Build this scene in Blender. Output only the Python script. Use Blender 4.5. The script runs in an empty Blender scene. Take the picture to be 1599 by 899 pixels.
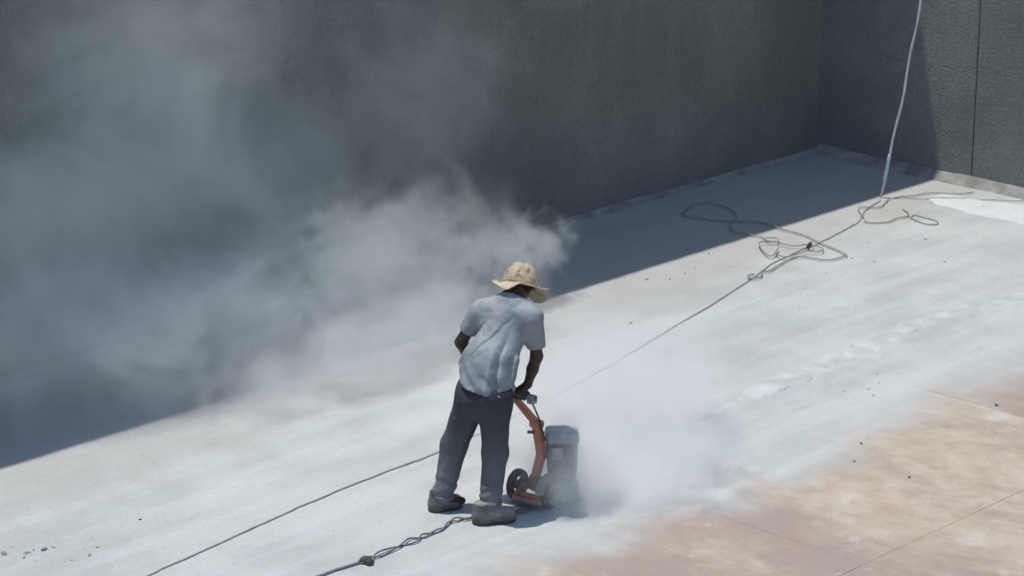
import bpy, bmesh, math, random
import numpy as np
from mathutils import Vector, Matrix
random.seed(7); rng = np.random.default_rng(7)
sc = bpy.context.scene
col = sc.collection

# ------------------------------------------------------------------ camera
CAM_H, PITCH, FPX = 6.0, math.radians(17.0), 4078.0
cd = bpy.data.cameras.new('camera'); cam = bpy.data.objects.new('camera', cd); col.objects.link(cam)
cam.location = (0, 0, CAM_H); cam.rotation_euler = (math.radians(90) - PITCH, 0, 0)
cd.sensor_width = 36.0; cd.lens = 36.0 * FPX / 1599.0; cd.clip_end = 500; cd.clip_start = 0.1
sc.camera = cam
# ------------------------------------------------------------------ sky
world = bpy.data.worlds.new('World'); sc.world = world; world.use_nodes = True
wn = world.node_tree; bg = wn.nodes['Background']
sky = wn.nodes.new('ShaderNodeTexSky'); sky.sky_type = 'NISHITA'; sky.sun_disc = False
LDIR = Vector((0.227, -0.065, -1.0)).normalized()          # way the sunlight travels
sky.sun_elevation = math.asin(-LDIR.z); sky.sun_rotation = math.atan2(-LDIR.x, -LDIR.y)
sky.altitude = 300; sky.air_density = 1.0; sky.dust_density = 0.6
wn.links.new(sky.outputs[0], bg.inputs[0]); bg.inputs[1].default_value = 0.143
# ------------------------------------------------------------------ sun
sd = bpy.data.lights.new('sun', 'SUN'); sun = bpy.data.objects.new('sun', sd); col.objects.link(sun)
sd.energy = 3.3; sd.angle = math.radians(0.53); sd.color = (1.0, 0.975, 0.915)
sun.rotation_euler = LDIR.to_track_quat('-Z', 'Y').to_euler(); sun.location = (-4, 16, 20)
# ------------------------------------------------------------------ exposure
sc.view_settings.view_transform = 'Standard'; sc.view_settings.look = 'None'
sc.view_settings.exposure = 0.0; sc.view_settings.gamma = 1.0
try: sc.view_settings.use_curve_mapping = False
except Exception: pass
sc.render.engine = 'CYCLES'
sc.cycles.max_bounces = 8; sc.cycles.diffuse_bounces = 3; sc.cycles.volume_bounces = 7
sc.cycles.transparent_max_bounces = 16
sc.cycles.use_denoising = True
sc.cycles.volume_step_rate = 1.0; sc.cycles.volume_max_steps = 256
sc.cycles.use_adaptive_sampling = True; sc.cycles.adaptive_threshold = 0.03

# ------------------------------------------------------------------ frame of the tank
DA = Vector((0.697, 0.717, 0)).normalized()        # along the long wall, away from the viewer
DB = Vector((0.717, -0.697, 0)).normalized()       # along the end wall, towards the right
CORNER = Vector((2.888, 24.009, 0))
A0, B0 = CORNER.dot(DA), CORNER.dot(DB)
WALL_H = 6.8
def ab(a, b, z=0.0): return DA * a + DB * b + Vector((0, 0, z))
def ray(x, y):
    u, v = (x - 799.5) / FPX, -(y - 449.5) / FPX
    return Vector((u, math.cos(PITCH) + v * math.sin(PITCH), -math.sin(PITCH) + v * math.cos(PITCH)))
def ground(x, y, z=0.0):
    d = ray(x, y); return Vector((0, 0, CAM_H)) + d * ((z - CAM_H) / d.z)
def at(x, y, Y):
    d = ray(x, y); return Vector((0, 0, CAM_H)) + d * (Y / d.y)

# ------------------------------------------------------------------ object helpers
def link(name, mesh, mat=None, parent=None, smooth=False):
    o = bpy.data.objects.new(name, mesh); col.objects.link(o)
    if mat is not None and len(mesh.materials) == 0: mesh.materials.append(mat)
    if smooth:
        mesh.polygons.foreach_set('use_smooth', [True] * len(mesh.polygons))
    if parent is not None: o.parent = parent
    return o
def empty(name, loc, rz=0.0):
    o = bpy.data.objects.new(name, None); col.objects.link(o); o.location = loc; o.rotation_euler = (0, 0, rz)
    o.empty_display_size = 0.1
    return o
def tag(o, label=None, cat=None, group=None, kind=None):
    if label: o['label'] = label
    if cat: o['category'] = cat
    if group: o['group'] = group
    if kind: o['kind'] = kind
    return o
def bm_mesh(bm, name='mesh'):
    me = bpy.data.meshes.new(name); bm.to_mesh(me); bm.free(); return me
def box_bm(size, center=(0, 0, 0), bevel=0.0, seg=2, bm=None, rot=None):
    b = bmesh.new()
    bmesh.ops.create_cube(b, size=1.0)
    bmesh.ops.scale(b, vec=size, verts=b.verts)
    if bevel > 0: bmesh.ops.bevel(b, geom=list(b.edges), offset=bevel, segments=seg, affect='EDGES', profile=0.5)
    if rot is not None: bmesh.ops.transform(b, matrix=rot.to_4x4(), verts=b.verts)
    bmesh.ops.translate(b, vec=center, verts=b.verts)
    if bm is None: return b
    me = bm_mesh(b); bm.from_mesh(me); bpy.data.meshes.remove(me); return bm
def tube_geo(pts, radii, seg=10, cap=True):
    """pts: list of Vectors, parallel-transport tube -> verts, faces"""
    pts = [Vector(p) for p in pts]; n = len(pts)
    if not hasattr(radii, '__len__'): radii = [radii] * n
    V, F = [], []
    t = (pts[1] - pts[0]).normalized()
    u = t.orthogonal().normalized()
    for i in range(n):
        t2 = (pts[min(i + 1, n - 1)] - pts[max(i - 1, 0)])
        t2 = t2.normalized() if t2.length > 1e-9 else t
        u = (u - t2 * u.dot(t2)); u = u.normalized() if u.length > 1e-6 else t2.orthogonal().normalized()
        w = t2.cross(u); t = t2
        for k in range(seg):
            an = 2 * math.pi * k / seg
            V.append(pts[i] + (u * math.cos(an) + w * math.sin(an)) * radii[i])
    for i in range(n - 1):
        for k in range(seg):
            k2 = (k + 1) % seg
            F.append((i * seg + k, i * seg + k2, (i + 1) * seg + k2, (i + 1) * seg + k))
    if cap:
        F.append(tuple(range(seg - 1, -1, -1))); F.append(tuple((n - 1) * seg + k for k in range(seg)))
    return V, F
def mesh_from(name, V, F):
    me = bpy.data.meshes.new(name); me.from_pydata([tuple(v) for v in V], [], F); me.update(); return me
def join_geo(parts):
    V, F = [], []
    for v, f in parts:
        o = len(V); V += list(v); F += [tuple(i + o for i in q) for q in f]
    return V, F
def catmull(P, n=10):
    P = [Vector(p) for p in P]; Q = [P[0] * 2 - P[1]] + P + [P[-1] * 2 - P[-2]]; out = []
    for i in range(1, len(Q) - 2):
        for k in range(n):
            t = k / n; a, b, c, d = Q[i - 1], Q[i], Q[i + 1], Q[i + 2]
            out.append(0.5 * ((2 * b) + (c - a) * t + (2 * a - 5 * b + 4 * c - d) * t * t + (3 * b - a - 3 * c + d) * t ** 3))
    out.append(P[-1]); return out
def lathe_geo(prof, seg=32, axis='Z', closed=False):
    V, F = [], []
    n = len(prof)
    for r, z in prof:
        for k in range(seg):
            a = 2 * math.pi * k / seg
            V.append(Vector((r * math.cos(a), r * math.sin(a), z)))
    for i in range(n if closed else n - 1):
        j = (i + 1) % n
        for k in range(seg):
            k2 = (k + 1) % seg
            F.append((i * seg + k, i * seg + k2, j * seg + k2, j * seg + k))
    return V, F
def xform(geo, M):
    V, F = geo; return [M @ Vector(v) for v in V], F

# ------------------------------------------------------------------ numpy noise
def _hash(ix, iy, s):
    n = (ix.astype(np.int64) * 374761393 + iy.astype(np.int64) * 668265263 + s * 1442695041) & 0x7fffffff
    n = ((n ^ (n >> 13)) * 1274126177) & 0x7fffffff
    return ((n ^ (n >> 16)) & 0xffff) / 65535.0
def vnoise(x, y, s=0):
    ix, iy = np.floor(x), np.floor(y); fx, fy = x - ix, y - iy
    fx = fx * fx * (3 - 2 * fx); fy = fy * fy * (3 - 2 * fy)
    a, b, c, d = _hash(ix, iy, s), _hash(ix + 1, iy, s), _hash(ix, iy + 1, s), _hash(ix + 1, iy + 1, s)
    return (a * (1 - fx) + b * fx) * (1 - fy) + (c * (1 - fx) + d * fx) * fy
def fbm(x, y, o=4, s=0):
    r, amp, tot = 0, 1.0, 0
    for i in range(o):
        r = r + amp * vnoise(x, y, s + i * 17); tot += amp; x = x * 2.03 + 11.3; y = y * 2.03 + 5.7; amp *= 0.5
    return r / tot - 0.5

# ------------------------------------------------------------------ node helper
class NT:
    def __init__(s, name, surface=True):
        s.mat = bpy.data.materials.new(name); s.mat.use_nodes = True; s.t = s.mat.node_tree; s.n = s.t.nodes
        s.bsdf = s.n.get('Principled BSDF'); s.out = s.n.get('Material Output')
        s._pos = None
    def new(s, typ, **kw):
        nd = s.n.new(typ)
        for k, v in kw.items(): setattr(nd, k, v)
        return nd
    def put(s, sock, v):
        if hasattr(v, 'links') or hasattr(v, 'is_linked'): s.t.links.new(v, sock)
        else: sock.default_value = v
    def pos(s):
        if s._pos is None: s._pos = s.new('ShaderNodeNewGeometry').outputs['Position']
        return s._pos
    def obj(s): return s.new('ShaderNodeTexCoord').outputs['Object']
    def math(s, op, a, b=0.0, c=None, clamp=False):
        nd = s.new('ShaderNodeMath', operation=op, use_clamp=clamp); s.put(nd.inputs[0], a); s.put(nd.inputs[1], b)
        if c is not None: s.put(nd.inputs[2], c)
        return nd.outputs[0]
    def vmath(s, op, a, b=(0, 0, 0)):
        nd = s.new('ShaderNodeVectorMath', operation=op); s.put(nd.inputs[0], a); s.put(nd.inputs[1], b)
        return nd.outputs['Value'] if op in ('DOT_PRODUCT', 'LENGTH') else nd.outputs['Vector']
    def noise(s, vec, scale, detail=4, rough=0.55, dist=0.0, color=False):
        nd = s.new('ShaderNodeTexNoise'); s.put(nd.inputs['Vector'], vec); nd.inputs['Scale'].default_value = scale
        nd.inputs['Detail'].default_value = detail; nd.inputs['Roughness'].default_value = rough; nd.inputs['Distortion'].default_value = dist
        return nd.outputs['Color' if color else 'Fac']
    def map(s, v, a, b, c=0.0, d=1.0, smooth=True):
        nd = s.new('ShaderNodeMapRange', interpolation_type='SMOOTHSTEP' if smooth else 'LINEAR'); s.put(nd.inputs[0], v)
        nd.inputs[1].default_value = a; nd.inputs[2].default_value = b; nd.inputs[3].default_value = c; nd.inputs[4].default_value = d
        return nd.outputs[0]
    def mix(s, f, a, b, mode='MIX'):
        nd = s.new('ShaderNodeMix', data_type='RGBA', blend_type=mode); s.put(nd.inputs[0], f)
        for sock, v in ((nd.inputs[6], a), (nd.inputs[7], b)):
            if isinstance(v, tuple) and len(v) == 3: v = v + (1.0,)
            s.put(sock, v)
        return nd.outputs[2]
    def bump(s, h, strength=0.3, dist=0.01):
        nd = s.new('ShaderNodeBump'); s.put(nd.inputs['Height'], h); nd.inputs['Strength'].default_value = strength; nd.inputs['Distance'].default_value = dist
        s.t.links.new(nd.outputs[0], s.bsdf.inputs['Normal'])
    def finish(s, color, rough=0.9, spec=0.2, metal=0.0):
        if isinstance(color, tuple) and len(color) == 3: color = color + (1.0,)
        s.put(s.bsdf.inputs['Base Color'], color); s.put(s.bsdf.inputs['Roughness'], rough)
        s.bsdf.inputs['Specular IOR Level'].default_value = spec; s.bsdf.inputs['Metallic'].default_value = metal
        return s.mat

# ------------------------------------------------------------------ materials
def floor_material():
    m = NT('ground_concrete_dust'); P = m.pos()
    a = m.vmath('DOT_PRODUCT', P, tuple(DA)); b = m.vmath('DOT_PRODUCT', P, tuple(DB))
    cx = m.new('ShaderNodeCombineXYZ'); m.put(cx.inputs[0], a); m.put(cx.inputs[1], b)
    ABv = cx.outputs[0]
    st = m.vmath('MULTIPLY', ABv, (1.35, 0.75, 1.0))               # streaks across the strips
    n_big = m.noise(P, 0.9, 3, 0.6); n_mid = m.noise(P, 3.2, 4, 0.62); n_fine = m.noise(P, 26, 2, 0.7)
    n_st = m.noise(st, 1.3, 5, 0.60); n_st2 = m.noise(st, 6.0, 4, 0.66)
    # bare brown slab beyond the last ground strip
    e = m.math('ADD', b, m.math('MULTIPLY', m.math('SUBTRACT', n_big, 0.5), 0.9))
    e = m.math('ADD', e, m.math('MULTIPLY', m.math('SUBTRACT', n_st, 0.5), 1.1))
    bare = m.map(e, -10.0, -9.3)
    sandy = m.mix(m.map(m.math('ADD', m.math('MULTIPLY', n_mid, .6), m.math('MULTIPLY', n_st2, .4)), .32, .70), (0.44, 0.355, 0.275), (0.54, 0.475, 0.39))
    mauve = m.mix(n_fine, (0.315, 0.245, 0.205), (0.415, 0.335, 0.285))
    slabtone = m.math('MULTIPLY', m.map(a, 11.5, 12.5), m.map(a, 14.335, 14.365, 1.0, 0.15))     # the middle row of slabs is sandier
    tone = m.math('ADD', m.math('ADD', m.math('MULTIPLY', n_st, .75), m.math('MULTIPLY', n_st2, .25)), m.math('MULTIPLY', slabtone, .16))
    brown = m.mix(m.map(tone, .44, .72), mauve, sandy)
    brown = m.mix(m.map(m.noise(st, 2.6, 4, .6), .56, .72, 0, .45), brown, (0.36, 0.235, 0.165))
    brown = m.mix(m.map(n_mid, .58, .72, 0, .55), brown, (0.56, 0.53, 0.49))
    # fresh and settled dust
    dust = m.mix(m.map(n_big, .36, .64), (0.440, 0.462, 0.452), (0.515, 0.538, 0.526))
    strip = m.noise(m.vmath('MULTIPLY', ABv, (0.22, 2.6, 1.0)), 1.5, 4, 0.6)
    dust = m.mix(m.map(strip, .42, .68, 0, .55), dust, (0.565, 0.59, 0.58))
    dust = m.mix(m.map(strip, .46, .30, 0, .30), dust, (0.40, 0.405, 0.39))
    w = m.math('ADD', b, m.math('MULTIPLY', m.math('SUBTRACT', n_mid, .5), 1.2))
    w = m.math('ADD', w, m.math('MULTIPLY', m.math('SUBTRACT', n_big, .5), 1.2))
    warm = m.map(w, -12.95, -12.15, .75, 0)
    dust = m.mix(warm, dust, m.mix(n_mid, (0.405, 0.39, 0.36), (0.495, 0.488, 0.462)))
    spots = m.map(m.noise(P, 7.5, 3, .7), .64, .74, 0, .5)
    dust = m.mix(m.math('MULTIPLY', spots, warm), dust, (0.30, 0.245, 0.21))
    c = m.mix(bare, dust, brown)
    c = m.mix(m.map(n_fine, .3, .7, 0, .10), c, (0.25, 0.24, 0.23))
    c = m.mix(m.map(m.noise(P, 34, 1, .5), .70, .78, 0, .45), c, (0.22, 0.21, 0.20))
    m.bump(n_fine, .3, .012)
    return m.finish(c, .95, .12)
M_FLOOR = floor_material()
def white_dust_material():
    m = NT('fresh_white_dust'); P = m.pos()
    c = m.mix(m.noise(P, 4, 4, .65), (0.52, 0.54, 0.53), (0.72, 0.74, 0.73)); m.bump(m.noise(P, 18, 4, .7), .7, .02)
    return m.finish(c, .97, .08)
M_WHITE = white_dust_material()
def wall_material(name, c0, c1, crack=False):
    m = NT(name); P = m.pos()
    nb = m.noise(P, .7, 3, .6); nm = m.noise(P, 5, 3, .65); nf = m.noise(P, 42, 2, .75)
    st = m.vmath('MULTIPLY', P, (2.2, 2.2, .35)); ns = m.noise(st, 1.4, 3, .6)
    c = m.mix(m.map(nb, .35, .65), c0, c1)
    c = m.mix(m.map(ns, .45, .75, 0, .35), c, tuple(v * 1.25 for v in c1))
    c = m.mix(m.map(nm, .5, .75, 0, .3), c, tuple(v * .75 for v in c0))
    c = m.mix(m.map(nf, .35, .65, 0, .38), c, tuple(v * .6 for v in c0))
    z = m.new('ShaderNodeSeparateXYZ'); m.put(z.inputs[0], P); z = z.outputs[2]
    zz = m.math('ADD', z, m.math('MULTIPLY', m.math('SUBTRACT', nm, .5), .5))
    c = m.mix(m.map(zz, .02, .35, .45, 0), c, (0.20, 0.20, 0.20))       # splashed dust low on the wall
    h = m.math('ADD', nf, nm)
    if crack:
        l = m.math('ADD', z, m.math('MULTIPLY', m.math('SUBTRACT', m.noise(P, 3.5, 2, .6), .5), .22))
        for zc, wd in ((1.03, .007), (.62, .004)):
            k = m.map(m.math('ABSOLUTE', m.math('SUBTRACT', l, zc)), 0, wd, 1, 0)
            k = m.math('MULTIPLY', k, m.map(m.noise(P, 2.1, 3), .4, .62))
            c = m.mix(m.math('MULTIPLY', k, .22), c, (0.03, 0.03, 0.03)); h = m.math('SUBTRACT', h, m.math('MULTIPLY', k, .8))
    m.bump(h, .55, .02)
    return m.finish(c, .95, .12)
M_WALL_L = wall_material('wall_render_long', (0.200, 0.216, 0.192), (0.262, 0.276, 0.245))
M_WALL_R = wall_material('wall_render_end', (0.190, 0.208, 0.196), (0.250, 0.270, 0.254), True)
def simple(name, c0, c1, scale=20, rough=.85, spec=.3, metal=0.0, bump=.25, bd=.004, coord='obj', detail=4):
    m = NT(name); v = m.obj() if coord == 'obj' else m.pos(); n = m.noise(v, scale, detail, .6)
    m.bump(m.noise(v, scale * 3, 3, .6), bump, bd)
    return m.finish(m.mix(m.map(n, .3, .7), c0, c1), rough, spec, metal)
M_FILLET = simple('fillet_mortar', (0.22, 0.215, 0.20), (0.38, 0.365, 0.34), 5, .95, .1, bump=.6, bd=.02, coord='pos')
M_CORD = simple('dusty_cord', (0.245, 0.235, 0.22), (0.36, 0.345, 0.325), 9, .8, .2, coord='pos')
M_CORD_D = simple('dark_cord', (0.12, 0.125, 0.13), (0.21, 0.215, 0.22), 9, .7, .3, coord='pos')
M_ROPE = simple('pale_cord', (0.42, 0.44, 0.46), (0.58, 0.60, 0.62), 14, .7, .3, coord='pos')
M_ROPE_B = simple('blue_tape', (0.25, 0.36, 0.50), (0.38, 0.48, 0.60), 14, .6, .3, coord='pos')
M_PEB = simple('pebble_dark', (0.06, 0.05, 0.045), (0.13, 0.11, 0.10), 30, .9, .2)
M_CHIP = simple('chip_grey', (0.20, 0.195, 0.19), (0.30, 0.29, 0.28), 30, .9, .2)
def dusty(name, base, rough=.6, spec=.4, metal=0.0, amount=.6, dustc=(0.42, 0.43, 0.44), scale=12):
    """paint or rubber with pale dust lying on faces that look up"""
    m = NT(name); P = m.pos()
    nrm = m.new('ShaderNodeNewGeometry').outputs['Normal']; sx = m.new('ShaderNodeSeparateXYZ'); m.put(sx.inputs[0], nrm)
    up = m.map(sx.outputs[2], -.3, .9); n = m.noise(P, scale, 5, .65)
    f = m.math('MULTIPLY', m.math('ADD', m.math('MULTIPLY', up, .7), m.map(n, .35, .7, 0, .5)), amount, clamp=True)
    c = m.mix(m.noise(P, scale * 2.5, 4), tuple(v * .8 for v in base), tuple(v * 1.15 for v in base))
    m.bump(n, .2, .004)
    return m.finish(m.mix(f, c, dustc), m.map(f, 0, 1, rough, .95), spec, metal)
M_ORANGE = dusty('orange_paint', (0.66, 0.22, 0.12), .6, .3, amount=.42, dustc=(0.46, 0.39, 0.36))
M_RED = dusty('dark_red_paint', (0.24, 0.055, 0.035), .5, .4, amount=.35, dustc=(0.36, 0.30, 0.28))
M_STEEL = dusty('grey_cast_steel', (0.16, 0.165, 0.17), .5, .4, amount=.75)
M_MOTOR = dusty('motor_grey', (0.17, 0.178, 0.18), .6, .3, amount=.9, dustc=(0.46, 0.475, 0.47))
M_MOTORTOP = dusty('motor_cover_grey', (0.26, 0.268, 0.27), .6, .3, amount=.9, dustc=(0.50, 0.515, 0.51))
M_RUBBER = dusty('tyre_rubber', (0.045, 0.045, 0.047), .8, .2, amount=.5, dustc=(0.30, 0.30, 0.30))
M_RIM = dusty('wheel_rim', (0.22, 0.225, 0.23), .5, .4, amount=.6)
M_GRIP = dusty('grip_grey', (0.10, 0.10, 0.10), .8, .2, amount=.5)
M_SKIN = simple('dark_skin', (0.040, 0.024, 0.017), (0.066, 0.040, 0.029), 26, .55, .4, coord='pos')
M_HAIR = simple('black_hair', (0.008, 0.007, 0.007), (0.02, 0.018, 0.017), 60, .8, .3, bump=.7, bd=.004, coord='pos')
def shirt_material():
    m = NT('creased_cotton'); P = m.pos(); n = m.noise(P, 6, 4, .65); wv = m.noise(m.vmath('MULTIPLY', P, (1.0, 1.0, .45)), 24, 4, .6, .8)
    nrm = m.new('ShaderNodeNewGeometry').outputs['Normal']; sx = m.new('ShaderNodeSeparateXYZ'); m.put(sx.inputs[0], nrm)
    c = m.mix(m.map(n, .3, .7), (0.225, 0.255, 0.282), (0.285, 0.315, 0.34))
    c = m.mix(m.math('MULTIPLY', m.map(sx.outputs[2], -.2, .9), m.map(n, .35, .65, .1, .45)), c, (0.47, 0.485, 0.50))   # dust on the shoulders
    c = m.mix(m.map(m.noise(P, 11, 3, .6), .56, .70, 0, .4), c, (0.17, 0.19, 0.21))                                    # sweat patches
    m.bump(wv, .55, .018)
    return m.finish(c, .92, .12)
M_SHIRT = shirt_material()
def trouser_material():
    m = NT('dusty_work_cloth'); P = m.pos(); sx = m.new('ShaderNodeSeparateXYZ'); m.put(sx.inputs[0], P)
    n = m.noise(P, 7, 4, .65); low = m.map(m.math('ADD', sx.outputs[2], m.math('MULTIPLY', m.math('SUBTRACT', n, .5), .5)), .10, .72, .85, .12)
    c = m.mix(m.noise(P, 40, 2), (0.036, 0.037, 0.048), (0.052, 0.053, 0.066)); f = m.math('MULTIPLY', low, m.map(n, .25, .7, .45, 1.0))
    m.bump(m.noise(m.vmath('MULTIPLY', P, (1.0, 1.0, .6)), 15, 4, .6, 1.0), .6, .022)
    return m.finish(m.mix(f, c, (0.215, 0.228, 0.245)), .92, .12)
M_TROUSER = trouser_material()
M_BOOT = dusty('suede_boot', (0.10, 0.09, 0.08), .9, .15, amount=.75, dustc=(0.34, 0.33, 0.305), scale=14)
M_SOLE = dusty('boot_sole', (0.03, 0.028, 0.027), .9, .15, amount=.4)
def straw_material():
    m = NT('woven_straw'); v = m.obj()
    wv = m.new('ShaderNodeTexWave', wave_type='BANDS', bands_direction='Z'); m.put(wv.inputs['Vector'], v)
    wv.inputs['Scale'].default_value = 38; wv.inputs['Distortion'].default_value = 2.5; wv.inputs['Detail'].default_value = 2
    n = m.noise(v, 22, 4, .6); p = m.noise(v, 26, 3, .5, .5)
    c = m.mix(m.map(n, .3, .7), (0.50, 0.41, 0.28), (0.68, 0.60, 0.46))
    c = m.mix(m.map(wv.outputs['Fac'], .2, .8, 0, .25), c, (0.34, 0.25, 0.13))
    sx = m.new('ShaderNodeSeparateXYZ'); m.put(sx.inputs[0], v)
    crown = m.map(sx.outputs[2], .005, .03)
    c = m.mix(m.math('MULTIPLY', m.map(p, .54, .60, 0, .7), crown), c, (0.19, 0.125, 0.07))
    m.bump(m.math('ADD', wv.outputs['Fac'], n), .6, .004)
    return m.finish(c, .85, .2)
M_STRAW = straw_material()

# ================================================================== THE SETTING
# ground sheet
me = mesh_from('ground', [(-150, -150, -.03), (150, -150, -.03), (150, 150, -.03), (-150, 150, -.03)], [(0, 1, 2, 3)])
gobj = tag(link('ground', me, M_FLOOR), kind='structure')
# concrete floor slabs: joints run along both walls
SL, GAP = 2.8, 0.010
fl = tag(empty('floor', ab(A0 - 9, B0 + 6)), kind='structure')
bm = box_bm((SL - GAP, SL - GAP, .06), bevel=.004, seg=1)
bmesh.ops.rotate(bm, cent=(0, 0, 0), matrix=Matrix.Rotation(math.atan2(DA.y, DA.x), 3, 'Z'), verts=bm.verts)
slab_me = bm_mesh(bm, 'slab'); slab_me.materials.append(M_FLOOR)
for i in range(-4, 3):
    for j in range(-3, 4):
        ca, cb = 14.35 + SL * (i + .5), -8.36 + SL * (j + .5)
        if ca - SL / 2 > A0 or cb + SL / 2 < B0: continue
        p = ab(ca, cb, -.03 + random.uniform(-.0018, .0018))
        o = link('slab', slab_me, parent=fl); o.location = p - fl.location
# settled dust: a real layer with windrows left by the machine, thinning out over the bare slabs
def dist_poly(X, Y, pts):
    best = np.full(X.shape, 1e9); side = np.zeros(X.shape)
    for p, q in zip(pts[:-1], pts[1:]):
        dx, dy = q[0] - p[0], q[1] - p[1]; L = math.hypot(dx, dy)
        t = np.clip(((X - p[0]) * dx + (Y - p[1]) * dy) / (L * L), 0, 1)
        ex, ey = X - (p[0] + t * dx), Y - (p[1] + t * dy); d = np.hypot(ex, ey)
        s = (dx * ey - dy * ex) / L
        upd = d < best; side = np.where(upd, s, side); best = np.where(upd, d, best)
    return best, side
ga0, ga1, gb0, gb1, gs = 6.3, A0 - .02, B0 + .02, -6.6, .026
na, nb_ = int((ga1 - ga0) / gs) + 1, int((gb1 - gb0) / gs) + 1
AA, BB = np.meshgrid(np.linspace(ga0, ga1, na), np.linspace(gb0, gb1, nb_), indexing='ij')
cover = np.clip((-9.95 - (BB + .7 * fbm(AA * .8, BB * .8, 3, 5) + .5 * fbm(AA * 2.6, BB * .9, 4, 9))) / .55, 0, 1)
cover = cover * cover * (3 - 2 * cover)
Z = -.0046 + .006 * fbm(AA * 1.3, BB * 1.3, 3, 91) * (1 - cover) + cover * (.0106 + .006 * fbm(AA * 1.4, BB * 1.4, 4, 21) + .006 * fbm(AA * 7, BB * 7, 4, 33))
def pix_ab(pts): return [(ground(*p).dot(DA), ground(*p).dot(DB)) for p in pts]
rd, rs = dist_poly(AA, BB, pix_ab([(1060, 668), (1110, 652), (1190, 624), (1270, 596), (1340, 566), (1400, 541), (1440, 515), (1510, 490), (1600, 468), (1700, 440)]))
rs = rs + .05 * fbm(AA * 5, BB * 5, 3, 55)
lump = .65 + 1.1 * np.clip(fbm(AA * 9, BB * 14, 4, 41) + .22, 0, 1)
endf = np.clip((AA - 12.3) / .8, 0, 1)
Z += endf * .030 * lump * np.where(rs > 0, np.exp(-(rs / .16) ** 2), np.exp(-(rs / .022) ** 2))
rd2, rs2 = dist_poly(AA, BB, pix_ab([(1120, 585), (1185, 560), (1270, 522), (1330, 500), (1400, 472), (1480, 445)]))
Z += .011 * np.exp(-((rs2 + .03 * fbm(AA * 6, BB * 6, 3, 8)) / .04) ** 2) * np.clip(.4 + 2 * fbm(AA * 3, BB * 3, 3, 71), 0, 1)
rd3, rs3 = dist_poly(AA, BB, pix_ab([(935, 838), (985, 822), (1050, 808), (1130, 782), (1165, 762), (1150, 735)]))
Z += .040 * np.exp(-((rd3 + .06 * fbm(AA * 6, BB * 6, 3, 18)) / .10) ** 2) * np.clip(.55 + 2.0 * fbm(AA * 5, BB * 5, 4, 77), 0, 1)
rd4, _ = dist_poly(AA, BB, pix_ab([(-60, 868), (30, 866), (90, 868), (150, 866)]))
Z += .035 * np.exp(-(rd4 / .16) ** 2) * np.clip(.25 + 2.4 * fbm(AA * 9, BB * 9, 4, 61), 0, 1)
XY = AA[..., None] * np.array(DA[:2]) + BB[..., None] * np.array(DB[:2])
V = np.concatenate([XY, Z[..., None]], -1).reshape(-1, 3)
idx = np.arange(na * nb_).reshape(na, nb_)
Fq = np.stack([idx[:-1, :-1], idx[:-1, 1:], idx[1:, 1:], idx[1:, :-1]], -1).reshape(-1, 4)[:, ::-1]
def np_mesh(name, V, F):
    me = bpy.data.meshes.new(name); me.vertices.add(len(V)); me.vertices.foreach_set('co', np.asarray(V, np.float32).ravel())
    k = F.shape[1]; me.loops.add(F.size); me.loops.foreach_set('vertex_index', F.astype(np.int32).ravel())
    me.polygons.add(len(F)); me.polygons.foreach_set('loop_start', np.arange(0, F.size, k, dtype=np.int32))
    me.polygons.foreach_set('loop_total', np.full(len(F), k, np.int32)); me.update(calc_edges=True); me.validate(); return me
o = link('settled_dust', np_mesh('settled_dust', V, Fq), M_FLOOR, smooth=True)
tag(o, 'pale grey grinding dust lying over the concrete floor in low windrows', 'dust', kind='stuff')
# drift of fresh white dust along the end wall
def mound(name, pix, height, mat, res=.03, edge=.10, seed=3, z0=.003, rag=.09, lump=1.0):
    P = [ground(*p) for p in pix]; xs = [p.x for p in P]; ys = [p.y for p in P]
    X, Y = np.meshgrid(np.arange(min(xs) - .2, max(xs) + .2, res), np.arange(min(ys) - .2, max(ys) + .2, res), indexing='ij')
    ins = np.zeros(X.shape, bool); n = len(P)
    for i in range(n):
        a, b = P[i], P[(i + 1) % n]
        c = ((a.y > Y) != (b.y > Y)) & (X < (b.x - a.x) * (Y - a.y) / (b.y - a.y + 1e-12) + a.x); ins ^= c
    d, _ = dist_poly(X, Y, [(p.x, p.y) for p in P] + [(P[0].x, P[0].y)])
    d = np.where(ins, d, -d) + rag * fbm(X * 5, Y * 5, 4, seed) + rag * .7 * fbm(X * 1.7, Y * 1.7, 2, seed + 40)
    t = np.clip(d / edge, -1, 1); Zm = z0 + np.where(t > 0, height * (1 - (1 - t) ** 2), .05 * t) + np.where(t > 0, t, 0) * lump * (.016 * fbm(X * 11, Y * 11, 4, seed + 5) + .012 * fbm(X * 3.5, Y * 3.5, 3, seed + 8))
    V = np.stack([X, Y, Zm], -1).reshape(-1, 3); m, k = X.shape; idx = np.arange(m * k).reshape(m, k)
    F = np.stack([idx[:-1, :-1], idx[1:, :-1], idx[1:, 1:], idx[:-1, 1:]], -1).reshape(-1, 4)
    F = F[V[:, 2][F].max(1) > -.02]
    return link(name, np_mesh(name, V, F), mat, smooth=True)
o = mound('dust_drift', [(1444, 312), (1468, 303), (1530, 312), (1600, 322), (1680, 336), (1680, 372), (1600, 352), (1555, 343), (1500, 330), (1460, 321)], .022, M_WHITE)
tag(o, 'bright white patch of fresh dust beside the end wall', 'dust', kind='stuff')

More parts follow.
